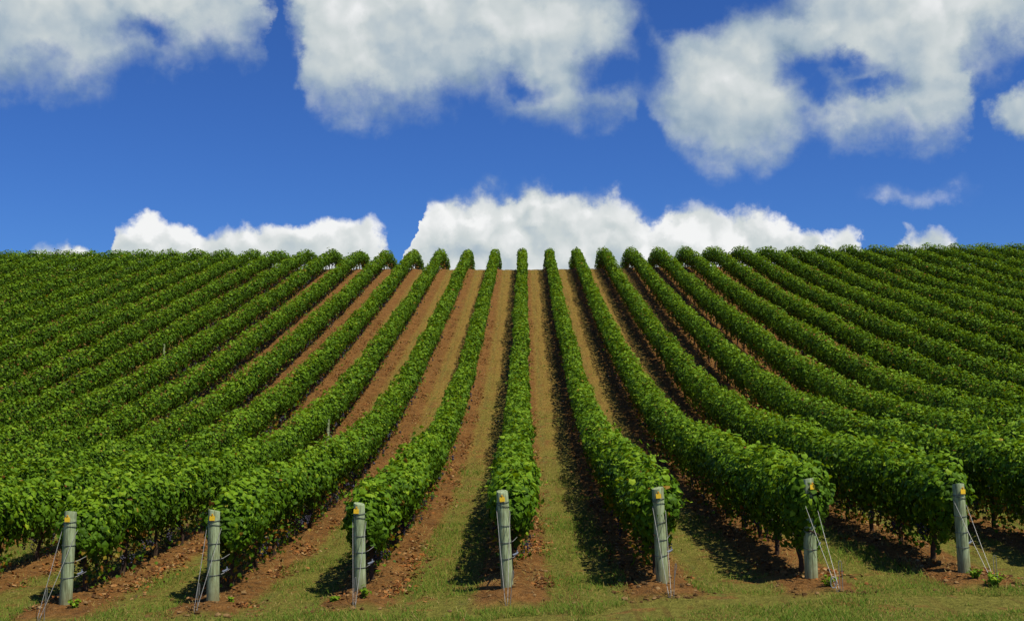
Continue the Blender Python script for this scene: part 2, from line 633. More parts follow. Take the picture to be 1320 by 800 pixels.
def plain_material(name, col, rough, spec=0.3, metal=0.0, var=0.3, scale=20):
    m, t, out = new_mat(name)
    tc = t.n.new('ShaderNodeTexCoord')
    n = t.noise(tc.outputs['Object'], scale, 4, 0.6)
    c = t.mix(t.step(n, 0.3, 0.7, 0, var), col, tuple(x * 0.35 for x in col))
    principled(t, out, c, rough, spec, metal, bump=n, bump_s=0.3, bump_d=0.01)
    return m


M_LEAF = leaf_material()
M_GROUND = ground_material()
M_BARK = plain_material('vine_bark', (0.085, 0.055, 0.034), 0.95, 0.1, var=0.7, scale=30)
M_GRAPE = tinted_material('grape_skin', [(0, (0.008, 0.007, 0.014)), (0.6, (0.020, 0.017, 0.032)), (1, (0.045, 0.042, 0.065))], 0.55, 0.3)
M_GRASS = tinted_material('grass_blade', [(0, (0.085, 0.17, 0.014)), (0.35, (0.155, 0.245, 0.026)), (0.6, (0.26, 0.28, 0.042)), (0.8, (0.40, 0.29, 0.08)), (1, (0.48, 0.36, 0.13))], 0.8, 0.12, 0.42)
M_DEAD = tinted_material('dead_leaf', [(0, (0.07, 0.032, 0.012)), (0.35, (0.16, 0.065, 0.018)), (0.6, (0.30, 0.105, 0.022)), (0.8, (0.34, 0.15, 0.04)), (1, (0.38, 0.26, 0.11))], 0.85, 0.15, 0.15)
M_CLOD = tinted_material('soil_clod', [(0, (0.075, 0.04, 0.014)), (0.5, (0.16, 0.09, 0.03)), (1, (0.26, 0.16, 0.065))], 0.95, 0.05)
M_STEEL = plain_material('galvanised_wire', (0.34, 0.33, 0.28), 0.55, 0.35, 0.4, 0.5)
M_DARKWIRE = plain_material('tarnished_wire', (0.11, 0.115, 0.11), 0.6, 0.4, 0.4, 0.4)
M_TAG = plain_material('yellow_plastic', (0.90, 0.56, 0.02), 0.45, 0.4, 0.0, 0.15, 60)
M_TAGPIN = plain_material('orange_plastic', (0.55, 0.22, 0.01), 0.5, 0.4, 0.0, 0.1, 60)
M_TIMBER = [timber_material('treated_pine', i + 1) for i in range(7)]
M_CLIP = plain_material('pale_plastic', (0.24, 0.27, 0.32), 0.5, 0.4, 0.0, 0.3, 30)


# ------------------------------------------------------------------ terrain mesh
def grow(a, b, s0, f):
    out, s = [a], s0
    while (out[-1] < b) if b > a else (out[-1] > b):
        out.append(out[-1] + (s if b > a else -s))
        s *= f
    return out[1:]


gx = np.arange(-11, 11.001, 0.15)
gx = np.concatenate([np.array(grow(-52, -1500, 2, 1.3))[::-1], np.arange(-52, -11.2, 0.5), gx, np.arange(11.3, 52.1, 0.5), np.array(grow(52.1, 1500, 2, 1.3))])
gy = np.concatenate([np.array(grow(12, -400, 0.6, 1.25))[::-1], np.arange(12, 28, 0.13), np.arange(28, 60, 0.4), np.arange(60, 118, 1.0), np.array(grow(118, 2900, 1.5, 1.2))])
GX, GY = np.meshgrid(gx, gy)
GZ = ground_full(GX, GY)
nx, ny = len(gx), len(gy)
ii = np.arange(nx * ny).reshape(ny, nx)
faces = np.stack([ii[:-1, :-1], ii[:-1, 1:], ii[1:, 1:], ii[1:, :-1]], -1).reshape(-1, 4)
hill = link(bpy.data.objects.new('hillside', mesh_np('hillside', np.stack([GX, GY, GZ], -1).reshape(-1, 3), faces, M_GROUND, smooth=True)))
hill['kind'] = 'structure'
hill['label'] = 'brown vineyard hillside with bare soil strips and dry grass between the vines'
hill['category'] = 'hillside'


# ------------------------------------------------------------------ leaves
def unit(v):
    return v / np.maximum(np.linalg.norm(v, axis=-1, keepdims=True), 1e-9)


LEAF_NEAR = (np.array([(0, .36, .06), (0, 0.04, .01), (.44, -.12, -.06), (.54, .42, -.09), (0, .98, -.12), (-.54, .42, -.09), (-.44, -.12, -.06)]),
             np.array([(0, i, i % 6 + 1) for i in range(1, 7)]))
LEAF_MID = (np.array([(0, -.05, .04), (.52, .05, -.10), (.40, .62, -.08), (0, .95, 0), (-.40, .62, -.08), (-.52, .05, -.10)]),
            np.array([(0, 1, 2), (0, 2, 3), (0, 3, 4), (0, 4, 5)]))
LEAF_FAR = (np.array([(0, -.08, .05), (.55, .30, -.12), (0, .95, .02), (-.55, .30, -.12)]), np.array([(0, 1, 2), (0, 2, 3)]))


def leaves(pos, nrm, tip, size, tint, template):
    tv, tf = template
    n = unit(nrm)
    t = unit(tip - n * np.sum(tip * n, -1, keepdims=True))
    s = np.cross(t, n)
    N, K = len(pos), len(tv)
    v = (pos[:, None, :] + size[:, None, None] * (tv[None, :, 0:1] * s[:, None, :] + (tv[None, :, 1:2] - 0.4) * t[:, None, :] + tv[None, :, 2:3] * n[:, None, :]))
    f = tf[None] + (np.arange(N) * K)[:, None, None]
    return v.reshape(-1, 3), f.reshape(-1, 3), np.repeat(tint, K)


def join(parts):
    V, F, T, o = [], [], [], 0
    for v, f, t in parts:
        V.append(v)
        F.append(f + o)
        T.append(t)
        o += len(v)
    return np.concatenate(V), np.concatenate(F), np.concatenate(T)


HW, ZC, HB = 0.38, 1.15, 0.73           # canopy half width, centre height, half height


def canopy(k, y0, y1, end_y, per_m, size, template, seed, gaps=(), low=0.0, ragged=1.0):
    """leaf cloud of row k between y0 and y1; end_y is where the row begins"""
    n = int((y1 - y0) * per_m)
    y = RNG.uniform(y0, y1, n)
    lo = 1.1 if k > 0 else 0.8
    th = RNG.uniform(-lo, math.pi + lo, n)                # 0 = +x, pi/2 = up; open underneath
    ct, stt = np.cos(th), np.sin(th)
    hwm = 1.0 + 0.10 * np.clip(stt, -1, 1) + np.where(stt < 0.15, 0.42 * (stt - 0.15), 0)   # fuller on top, drawn in below
    ex = 2.7
    r = (np.abs(ct / HW) ** ex + np.abs(stt / HB) ** ex) ** (-1 / ex)
    px, pz = ct * 1.6, stt * 1.6
    lump = 0.20 * vnoise(y * 0.9, px, pz + k * 7.3, seed) + 0.17 * vnoise(y * 2.3, px * 2, pz * 2 + k * 3.1, seed + 1) + 0.10 * vnoise(y * 5.5, px * 4, pz * 4 + k, seed + 2)
    hgt = (-0.06 if k < -3 else 0.0) + 0.04 * math.sin(k * 12.9898) + 0.10 * vnoise(y * 0.55, k * 5.7, 0, 31) + 0.07 * vnoise(y * 1.5, k * 2.7, 0, 32)
    side = 0.07 * vnoise(y * 0.4, k * 9.1, 0, 33)
    dep = RNG.random(n) ** 1.7
    rho = (1 + lump * ragged) * (1.06 - 0.62 * dep)
    stray = RNG.random(n) < 0.018
    rho = np.where(stray, rho * RNG.uniform(1.05, 1.32, n), rho)
    cap = np.clip((y - end_y) / 0.45, 0.0, 1)
    cs = np.sqrt(np.clip(1 - (1 - cap) ** 2, 0.03, 1))
    x = ct * r * rho * cs * hwm * (0.92 if k < -3 else 1.0) + side
    zz = stt * r * rho * cs
    if k > 0:
        zz = np.where(zz < 0, zz * 1.45, zz)
    z = ZC + zz + hgt
    keep = np.ones(n, bool)
    for g0, g1 in gaps:
        keep &= ~((y > g0) & (y < g1))
    # ragged lower fringe
    keep &= z > 0.46 + 0.15 * vnoise(y * 1.7, k * 4.4, 0, 35) + (-0.27 if k > 0 else 0.05 if k > -4 else 0.15)
    nx_, nz_ = ct / HW, stt / HB
    out = unit(np.stack([nx_, np.zeros(n), nz_], -1))
    out[:, 1] -= (1 - cap) * 1.2
    nrm = out * 0.8 + np.array([0, 0, 0.14]) + RNG.normal(0, 0.40, (n, 3))
    tip = np.stack([out[:, 0] * 0.3, np.zeros(n), np.full(n, -0.9)], -1) + RNG.normal(0, 0.45, (n, 3))
    X = k * ROW + x
    pos = np.stack([X, y, ground(k * ROW, y) + z], -1)
    sz = size * RNG.uniform(0.55, 1.28, n)
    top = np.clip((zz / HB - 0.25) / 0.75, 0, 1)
    tint = 0.30 + 0.30 * top + RNG.normal(0, 0.10 if size < .11 else 0.08, n) + 0.12 * vnoise(y * 1.2, pz, k * 3.3, 41) - 0.18 * (dep > 0.5)  # young tops yellower; light also painted in: brighter tops, darker sides and inner leaves
    young = RNG.random(n) < 0.025 + 0.10 * top
    tint = np.where(young, RNG.uniform(0.62, 0.84, n), np.clip(tint, 0.02, 0.8))
    tint = np.where(RNG.random(n) < 0.006, RNG.uniform(0.88, 0.98, n), tint)
    return leaves(pos[keep], nrm[keep], tip[keep], sz[keep], tint[keep], template)


def shoots(k, y0, y1, per_m, size, template):
    """young shoots that stick out of the trimmed hedge"""
    n = int((y1 - y0) * per_m)
    if n < 1:
        return None
    m = 7
    y = RNG.uniform(y0, y1, n)
    a = RNG.uniform(0.15, math.pi - 0.15, n)
    L = RNG.uniform(0.12, 0.38, n)
    bx, bz = np.cos(a) * HW * 0.95, ZC + np.sin(a) * HB * 0.95
    dx, dz, dy = np.cos(a) * 0.6 + RNG.normal(0, .25, n), 0.35 + np.sin(a) * 0.6, RNG.normal(0, .4, n)
    f = np.linspace(0.05, 1, m)[None]
    px = bx[:, None] + dx[:, None] * L[:, None] * f
    py = y[:, None] + dy[:, None] * L[:, None] * f
    pz = bz[:, None] + L[:, None] * (dz[:, None] * f - 0.45 * f * f)
    pos = np.stack([k * ROW + px, py, ground(k * ROW, y)[:, None] + pz], -1).reshape(-1, 3)
    N = len(pos)
    sz = size * (1.05 - 0.55 * np.broadcast_to(f, (n, m)).ravel()) * RNG.uniform(.7, 1.1, N)
    tint = np.clip(0.45 + 0.38 * np.broadcast_to(f, (n, m)).ravel() + RNG.normal(0, .08, N), 0.1, 0.87)
    return leaves(pos, RNG.normal(0, .6, (N, 3)) + np.array([0, 0, .8]), RNG.normal(0, 1, (N, 3)), sz, tint, template)


def shade_fill(k, y0, y1, gaps=()):
    """oversized dark leaves added unseen inside the row to block light"""
    n = int((y1 - y0) * 34)
    y = RNG.uniform(min(y0 + 0.3, y1 - 0.02), y1, n)
    x = RNG.normal(0, 0.09, n)
    z = RNG.uniform(0.60, 1.55, n)
    keep = np.ones(n, bool)
    for g0, g1 in gaps:
        keep &= ~((y > g0 - .1) & (y < g1 + .1))
    pos = np.stack([k * ROW + x, y, ground(k * ROW, y) + z], -1)
    nrm = RNG.normal(0, 0.5, (n, 3)) + np.array([1.0, 0, 0.3])
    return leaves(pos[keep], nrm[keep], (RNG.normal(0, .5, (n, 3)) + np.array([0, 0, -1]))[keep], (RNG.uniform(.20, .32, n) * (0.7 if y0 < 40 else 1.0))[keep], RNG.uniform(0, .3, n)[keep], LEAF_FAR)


def hanging_fill(k, y0, y1, per_m, size, template):  # brown withered leaves, plus green ones added to block light under the canopy
    n = max(1, int((y1 - y0) * per_m))
    y = RNG.uniform(y0, y1, n)
    cl = vnoise(y * 1.9, k * 3.7, 0, 51) > -0.1
    x = RNG.normal(0, 0.16, n)
    z = 0.10 + 0.75 * RNG.random(n) ** 0.65
    pos = np.stack([k * ROW + x, y, ground(k * ROW, y) + z], -1)
    tint = np.where(RNG.random(n) < 0.62, RNG.uniform(0.0, 0.6, n), RNG.uniform(0.90, 1.0, n))
    return leaves(pos[cl], RNG.normal(0, 1, (n, 3))[cl], (RNG.normal(0, .5, (n, 3)) + np.array([0, 0, -1]))[cl], (size * RNG.uniform(.6, 1.1, n))[cl], tint[cl], template)


def berries(k, y0, y1, per_m, detail):
    """dark bunches hanging under the leaves: each a tapering cluster of berries"""
    n = max(1, int((y1 - y0) * per_m))
    yb = RNG.uniform(y0, y1, n)
    xb = RNG.normal(0, 0.16, n)
    zb = RNG.uniform(0.50, 0.74, n)
    if detail:
        m, rad = 13, 0.018
    else:
        m, rad = 2, 0.05
    oct_v = np.array([(1, 0, 0), (-1, 0, 0), (0, 1, 0), (0, -1, 0), (0, 0, 1), (0, 0, -1)], float)
    oct_f = np.array([(0, 2, 4), (2, 1, 4), (1, 3, 4), (3, 0, 4), (2, 0, 5), (1, 2, 5), (3, 1, 5), (0, 3, 5)])
    q = RNG.random((n, m))
    an = RNG.uniform(0, 2 * math.pi, (n, m))
    w = 0.050 * (1 - 0.75 * q) if detail else 0.02 * (1 - q)
    c = np.stack([xb[:, None] + k * ROW + w * np.cos(an), yb[:, None] + w * np.sin(an), ground(k * ROW, yb)[:, None] + zb[:, None] - 0.17 * q], -1).reshape(-1, 3)
    rr = rad * RNG.uniform(0.8, 1.15, len(c))
    v = (c[:, None, :] + rr[:, None, None] * oct_v[None]).reshape(-1, 3)
    f = (oct_f[None] + (np.arange(len(c)) * 6)[:, None, None]).reshape(-1, 3)
    return v, f, np.repeat(RNG.random(len(c)), 6)


# ------------------------------------------------------------------ vine trunks (shared shapes)
def trunk_mesh(i):
    rr = random.Random(100 + i)
    b = MB()
    lean = rr.uniform(-0.10, 0.10)
    pts, rad = [], []
    for j in range(6):
        f = j / 5
        pts.append((rr.uniform(-.03, .03) + lean * f * 0.4, rr.uniform(-.04, .04) + lean * f, -0.08 + 0.90 * f))
        rad.append(0.048 - 0.016 * f + rr.uniform(-.005, .007))
    b.tube(pts, rad, 6)
    top = Vector(pts[-1])
    for s in (-1, 1):
        arm = [top + Vector((0, 0, -0.03)), top + Vector((rr.uniform(-.03, .03), s * 0.28, 0.03)), top + Vector((rr.uniform(-.04, .04), s * 0.62, 0.02)), top + Vector((rr.uniform(-.04, .04), s * 0.92, 0.0))]
        b.tube(arm, [0.026, 0.021, 0.017, 0.012], 5)
    for q in range(3):
        y = rr.uniform(-.7, .7)
        s = top + Vector((0, y, 0.02))
        b.tube([s, s + Vector((rr.uniform(-.12, .12), rr.uniform(-.1, .1), -0.2)), s + Vector((rr.uniform(-.2, .2), rr.uniform(-.15, .15), -0.42))], [0.008, 0.006, 0.004], 3)
    return b.mesh('trunk', M_BARK)


TRUNKS = [trunk_mesh(i) for i in range(7)]
ORD = ['', 'first', 'second', 'third', 'fourth', 'fifth', 'sixth', 'seventh', 'eighth', 'ninth', 'tenth', 'eleventh', 'twelfth', 'thirteenth',
       'fourteenth', 'fifteenth', 'sixteenth', 'seventeenth', 'eighteenth', 'nineteenth', 'twentieth']
ROW_END = 110.5
GAPS = {12: ((88.9, 90.2),), 9: ((63.0, 63.5),)}


def row_label(k):
    if k == 0:
        return 'straight vine hedge running straight uphill behind the middle tagged end post'
    side = 'left' if k < 0 else 'right'
    n = abs(k)
    if n <= 3:
        return f'leafy vine hedge behind the {ORD[n]} tagged end post {side} of the middle one'
    return f'clipped vine hedge, {ORD[n]} hedge to the {side} of the straight middle one'


END_OFF = {-3: 0.28, -2: 0.22, -1: 0.25, 0: 0.42, 1: -0.05, 2: -0.15, 3: 0.18}
for k in range(-20, 21):
    x = k * ROW
    vis = abs(x - CAM_X) * 1450 / 690
    start = POST_Y + END_OFF.get(k, 0.2)
    cut = max(start, vis - 4.5)
    h = thing('vine_hedge', row_label(k), 'vine hedge', (0, 0, 0), 'vine hedges running up the hillside')
    h.location = (x, cut, float(ground(x, cut)))
    loc = np.array(h.location)
    gaps = GAPS.get(k, ())
    parts = []
    bands = [(POST_Y - 1, 31, 740, 0.099, LEAF_NEAR), (31, 48, 540, 0.108, LEAF_FAR), (48, 74, 340, 0.125, LEAF_FAR), (74, ROW_END, 215, 0.147, LEAF_FAR)]
    low_parts = []
    gr = []
    for bi, (b0, b1, per, sz, tp) in enumerate(bands):
        a, b = max(b0, cut), b1
        if b - a < 0.05:
            continue
        parts.append(canopy(k, a, b, start, per, sz, tp, 200 + bi, gaps, ragged=[1.0, 0.9, 0.8, 0.65][bi]))
        parts.append(shade_fill(k, a, b, gaps))
        sh = shoots(k, a, b, [5, 4, 2, 0.6][bi], sz * 0.9, tp)
        if sh:
            parts.append(sh)
        low_parts.append(hanging_fill(k, a + (0.4 if a == start else 0), b, [150, 100, 60, 38][bi] * (1.7 if k > 0 else 1.1), sz * 0.9, LEAF_FAR))
        if -14 <= k <= 6:
            gr.append(berries(k, a + (0.5 if a == start else 0), b, [7, 6, 4, 3][bi], bi == 0))
    if cut == start:                                          # the leafy end of the row
        parts.append(canopy(k, start, start + 0.45, start, 900, 0.105, LEAF_NEAR, 300))
    v, f, t = join(parts)
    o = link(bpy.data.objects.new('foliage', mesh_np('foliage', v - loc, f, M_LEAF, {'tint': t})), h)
    o['kind'] = 'stuff'
    v, f, t = join(low_parts)
    o = link(bpy.data.objects.new('withered_leaves', mesh_np('withered_leaves', v - loc, f, M_LEAF, {'tint': t})), h)
    o['kind'] = 'stuff'
    if gr:
        v, f, t = join(gr)
        o = link(bpy.data.objects.new('grapes', mesh_np('grapes', v - loc, f, M_GRAPE, {'tint': t})), h)
        o['kind'] = 'stuff'
    y = start + 0.55 + ((k * 0.618) % 1) * 0.5
    while y < ROW_END - 1:
        if y > cut and not any(g0 - .3 < y < g1 + .3 for g0, g1 in gaps):
            tr = link(bpy.data.objects.new('trunk', TRUNKS[random.randrange(7)]), h)
            tr.location = (random.uniform(-.04, .04), y - loc[1], float(ground(x, y)) + 0.03 - loc[2])
            tr.rotation_euler = (0, 0, random.choice((0, math.pi)) + random.uniform(-.15, .15))
            tr.scale = (1, 1, random.uniform(.92, 1.06))
        y += 1.8
    # trellis wires that the shoots are trained on
    for hz, dx in ((0.62, 0.0), (0.80, 0.0), (1.12, 0.03), (1.38, -0.03)):
        ys = np.concatenate([[max(POST_Y + 0.1, cut)], np.arange(math.ceil(cut) + 1, ROW_END, 3.0)])
        pts = [(dx, yy - loc[1], float(ground(x, yy)) + hz - loc[2]) for yy in ys]
        MB().tube(pts, 0.0035, 3, cap=False).obj('trellis_wire', M_DARKWIRE, h)


# ------------------------------------------------------------------ end posts, with tag, wire bands, stays and anchor
def post_ground(px, py, s):
    return (CAM_X + (px - 676.5) / s, CAM_Z - (py - 505) / s)


# base px, top px, base/top y in the photo; anchor px; rod px
POSTS = [(-3, 81.0, 784, 84.5, 665, 47, 798, 53), (-2, 272.5, 777, 272, 661, 250, 793, 252), (-1, 463.5, 768, 461, 654, 456, 786, 457), (0, 653.5, 767, 647, 646.5, 652.5, 778, 657),
         (1, 854, 756, 848.8, 635, 863, 773, 868), (2, 1045.4, 753, 1043, 627, 1079, 763, 1083), (3, 1242, 737, 1237, 624, 1280, 761, 1282)]
POST_LABEL = {-3: 'leftmost grey-green timber end post, beside a hedge with a weed at its foot', -2: 'timber end post second from the left edge, with yellow tag',
              -1: 'timber end post just left of the middle one, hooked steel rod before it', 0: 'middle timber end post leaning slightly, its stay wires meeting straight in front',
              1: 'timber end post just right of the middle one, on a clod mound', 2: 'timber end post whose yellow tag is half covered by hanging vine leaves',
              3: 'rightmost timber end post, bushy weeds around its foot'}
for i, (k, bx, by, tx, ty, ax, ay, rx) in enumerate(POSTS):
    s = 77.0
    x0, _ = post_ground(bx, by, s)
    x1, _ = post_ground(tx, ty, s)
    z0 = float(ground_full(np.array(x0), np.array(POST_Y)))
    H = (by - ty) / s
    lean = (x1 - x0) / H
    e = thing('end_post', POST_LABEL[k], 'post', (x0, POST_Y, z0), 'tagged end posts along the foot of the vineyard')
    rr = random.Random(40 + k)
    b = MB()
    rad0 = 0.102 + rr.uniform(-.004, .006)
    n = 20
    prof_r = [(-0.30, 1.03), (0.0, 1.03), (0.25 * H, 1.0), (0.5 * H, 0.985), (0.75 * H, 0.96), (H - 0.012, 0.94), (H, 0.90)]
    wob = [1 + 0.025 * math.sin(2 * q * 2 * math.pi / n + k) + rr.uniform(-.012, .012) for q in range(n)]
    b0 = len(b.v)
    for z, rf in prof_r:
        for q in range(n):
            a = 2 * math.pi * q / n
            tilt = 0.02 * math.sin(a + k) if z > H - .1 else 0
            b.v.append(Vector((lean * z + rad0 * rf * wob[q] * math.cos(a), rad0 * rf * wob[q] * math.sin(a), z + tilt)))
    for j in range(len(prof_r) - 1):
        for q in range(n):
            b.f.append((j * n + q, j * n + (q + 1) % n, (j + 1) * n + (q + 1) % n, (j + 1) * n + q))
    b.f.append(tuple((len(prof_r) - 1) * n + q for q in range(n)))
    b.obj('timber', M_TIMBER[i], e)

    def ring(zf, tiltx, rad=0.005, extra=0.006):
        z = zf * H
        pts = []
        for q in range(19):
            a = 2 * math.pi * q / 18
            rf = 1.0 - 0.05 * zf
            pts.append((lean * z + (rad0 * rf * 1.02 + extra) * math.cos(a), (rad0 * rf * 1.02 + extra) * math.sin(a), z + tiltx * math.cos(a)))
        return MB().tube(pts, rad, 5, cap=False)
    for zf, tl in ((0.885, 0.012), (0.85, -0.02), (0.64, rr.uniform(-.01, .012)), (0.46, rr.uniform(-.01, .015)), (0.29, rr.uniform(-.01, .015))):
        ring(zf, tl).obj('wire_band', M_DARKWIRE, e)
    # yellow tag: square plate with a neck and a round pin
    zt = 0.925 * H
    tg = MB()
    w, hh = 0.044, 0.045
    neck = [(-w, -hh), (w, -hh), (w, hh * .55), (w * .62, hh * .8), (w * .3, hh * .95), (w * .27, hh * 1.55), (-w * .27, hh * 1.55), (-w * .3, hh * .95), (-w * .62, hh * .8), (-w, hh * .55)]
    tg.prism(neck, -0.004, 0.004)
    to = tg.obj('number_tag', M_TAG, e, smooth=False)
    to.location = (lean * zt + rr.uniform(-.035, 0.0) + (0.05 if k >= 2 else 0), -rad0 * 0.94 - 0.012, zt)
    to.rotation_euler = (R(-4), rr.uniform(-.12, .12), (0.25 if k >= 2 else 0))
    pin = MB().tube([(0, -0.012, hh * 1.2), (0, 0.003, hh * 1.2)], 0.012, 8).obj('pin', M_TAGPIN, to)
    # stays: a wire looped round the post, both ends led forward to the ground anchor
    sa = 77.0 * POST_Y / (POST_Y - 1.2)
    axw = CAM_X + (ax - 676.5) / sa
    ayw = POST_Y - 1.2
    azw = float(ground_full(np.array(axw), np.array(ayw)))
    A = Vector((axw - x0, ayw - POST_Y, azw - z0))
    for sd, zf in ((-1, 0.82), (1, 0.76)):
        S = Vector((lean * zf * H + sd * (rad0 + 0.008), -0.02, zf * H))
        mid = S.lerp(A + Vector((sd * 0.02, 0, 0.06)), 0.5) + Vector((0, 0, -0.012))
        MB().tube([S + Vector((-sd * 0.01, 0.12, 0.05)), S, mid, A + Vector((sd * 0.02, 0, 0.06)), A + Vector((0, 0, -0.06))], 0.0046, 6).obj('stay_wire', M_STEEL, e)
    # steel anchor rod bent over like a hairpin
    ro = Vector(((CAM_X + (rx - 676.5) / sa) - x0, A.y + 0.02, 0))
    ro.z = float(ground_full(np.array(ro.x + x0), np.array(ayw + .02))) - z0
    hgt = 0.50 + rr.uniform(-.03, .05)
    gap = 0.045 if k >= 2 else 0.025
    tl = rr.uniform(-.03, .05)
    MB().tube([ro + Vector((0, 0, -.1)), ro + Vector((tl, 0, hgt - .03)), ro + Vector((tl + gap * .3, 0, hgt)), ro + Vector((tl + gap * .8, 0, hgt - .005)), ro + Vector((tl + gap, 0, hgt - .04)),
               ro + Vector((gap, 0.01, (-.1 if k >= 2 else hgt * .6)))], 0.0052, 6).obj('anchor_rod', M_STEEL, e)
    if k == 2:
        pts = [A + Vector((-0.06 + 0.045 * math.cos(t), 0.02, 0.15 + 0.085 * math.sin(t))) for t in np.linspace(0, 2 * math.pi, 15)]
        MB().tube(pts, 0.010, 5, cap=False).obj('wire_loop', M_STEEL, e)
    # wire strainers beside the post, and tails of wire
    for zf, L in ((0.46, 0.22), (0.29, 0.26)):
        P0 = Vector((lean * zf * H + rad0 + 0.01, 0.05, zf * H))
        MB().tube([P0, P0 + Vector((0.03, 0.05, 0.01)), P0 + Vector((0.09, L, 0.05))], 0.0045, 4).obj('wire_tail', M_STEEL, e)
    cl = MB()
    P0 = Vector((lean * .3 * H + rad0 + 0.06, 0.14, 0.33 * H))
    cl.tube([P0 + Vector((-.05, 0, -.02)), P0 + Vector((-.03, 0, -.03)), P0 + Vector((.03, 0, .0)), P0 + Vector((.05, 0, .02))], [0.010, 0.020, 0.017, 0.007], 8)
    cl.tube([P0 + Vector((.02, 0, -.02)), P0 + Vector((.03, 0, .05))], 0.010, 6)
    cl.obj('wire_strainer', M_CLIP, e)

# slim trellis posts that show at the side of the hedges
for k, D, lab in ((-3, 42.2, 'slim grey trellis post showing beside the third hedge left of the middle one'),
                  (-8, 61.7, 'slim grey trellis post showing beside the eighth hedge left of the middle one'),
                  (-12, 65.0, 'slim grey trellis post showing beside the twelfth hedge left of the middle one')):
    x = k * ROW + 0.36
    e = thing('trellis_post', lab, 'post', (x, D, float(ground(x, D))), 'slim trellis posts among the hedges')
    MB().tube([(0, 0, -.2), (0, 0, 0.3), (0.01, 0, 1.2), (0.012, 0, 1.24)], [0.062, 0.06, 0.056, 0.048], 10).obj('timber', M_TIMBER[0], e)
    MB().tube([(0.066 * math.cos(a), 0.066 * math.sin(a), 0.8) for a in np.linspace(0, 2 * math.pi, 13)], 0.004, 4, cap=False).obj('wire_band', M_DARKWIRE, e)


# ------------------------------------------------------------------ ground cover
def grass_blades():
    n = 700000
    x = RNG.uniform(-17, 17, n)
    y = 14.9 + 89 * RNG.random(n) ** 3.1
    sgn = ((x / ROW + 0.5) % 1.0) > 0.5
    u = row_dist(x) - 0.05 * sgn + 0.16 * fbm(x * 1.3, y * 1.3, 0, 3, 61) + 0.07 * fbm(x * 6, y * 6, 0, 2, 62)
    bare = fbm(x * 0.9, y * 0.9, 0, 3, 63)
    inrow = y > POST_Y - 0.75 + 0.5 * fbm(x, y, 0, 2, 64)
    keep = np.where(inrow, u > 0.52, bare < 0.24)
    keep &= ~((np.abs(y - (POST_Y - 0.3)) < 1.0) & (row_dist(x) < 0.5 + 0.35 * bare))
    keep &= np.abs(x - CAM_X) < y * 0.50
    patch = fbm(x * 0.7, y * 0.7, 0, 3, 66)
    keep &= RNG.random(n) < np.where(inrow, np.clip(0.55 + 1.0 * patch, 0.15, 1), np.clip(0.85 + 0.8 * patch, 0.3, 1))
    # a thin scatter of straw and seedlings on the bare strips too
    keep |= (RNG.random(n) < 0.11) & (np.abs(x - CAM_X) < y * 0.5) & (y > POST_Y)
    x, y, patch, u = x[keep], y[keep], patch[keep], u[keep]
    n = len(x)
    z = ground_full(x, y)
    grn = np.clip(1.15 - (y - 14) * 0.040 + 1.5 * patch + 0.7 * (y < 18.3), 0, 1)
    tint = np.where(RNG.random(n) < 0.12 + 0.76 * grn, RNG.uniform(0, 0.62, n), RNG.uniform(0.5, 1.0, n))
    strip = (u < 0.5) & (y > POST_Y - 0.6)
    tint = np.where(strip, RNG.uniform(0.7, 1.0, n), tint)
    straw = strip & (RNG.random(n) < 0.5)
    hgt = RNG.uniform(0.02, 0.06, n) * (0.7 + 0.9 * grn * np.clip(0.5 + 1.5 * patch, 0.1, 1.7))
    a = RNG.uniform(0, 2 * math.pi, n)
    lean = RNG.uniform(0.4, 1.6, n) * hgt
    lean = np.where(straw, RNG.uniform(0.05, 0.16, n), lean)
    wd = RNG.uniform(0.004, 0.008, n) * (1 + np.clip(y - 19, 0, 90) * 0.035)
    ca, sa = np.cos(a), np.sin(a)
    b = np.stack([x, y, z - 0.004], -1)
    side = np.stack([-sa * wd, ca * wd, np.zeros(n)], -1)
    tip = b + np.stack([ca * lean, sa * lean, hgt], -1)
    v = np.stack([b - side, b + side, tip + side * .35, tip - side * .35], 1).reshape(-1, 3)
    f = (np.array([(0, 1, 2), (0, 2, 3)])[None] + (np.arange(n) * 4)[:, None, None]).reshape(-1, 3)
    o = link(bpy.data.objects.new('grass', mesh_np('grass', v, f, M_GRASS, {'tint': np.repeat(tint, 4)})))
    o['kind'], o['label'], o['category'] = 'stuff', 'short mown grass, green to straw, between the vines', 'grass'


grass_blades()


def scatter_litter():
    n = 60000
    y = 16.5 + 60 * RNG.random(n) ** 1.7
    kk = RNG.integers(-7, 6, n)
    side = np.where(RNG.random(n) < 0.72, 1, -1)
    x = kk * ROW + side * np.abs(RNG.normal(np.where(side > 0, 0.52, 0.42), 0.17, n))
    keep = (fbm(x * 1.6, y * 0.9, 0, 3, 71) > 0.02) & (np.abs(x - CAM_X) < y * 0.5) & (y > POST_Y - 0.5)
    x, y = x[keep], y[keep]
    n = len(x)
    pos = np.stack([x, y, ground_full(x, y) + RNG.uniform(0.006, 0.03, n)], -1)
    nrm = RNG.normal(0, 0.38, (n, 3)) + np.array([0, 0, 1])
    v, f, t = leaves(pos, nrm, RNG.normal(0, 1, (n, 3)), RNG.uniform(0.04, 0.085, n), RNG.random(n), LEAF_MID)
    o = link(bpy.data.objects.new('leaf_litter', mesh_np('leaf_litter', v, f, M_DEAD, {'tint': t})))
    o['kind'], o['label'], o['category'] = 'stuff', 'fallen orange-brown vine leaves along the bare soil strips', 'leaf litter'


scatter_litter()


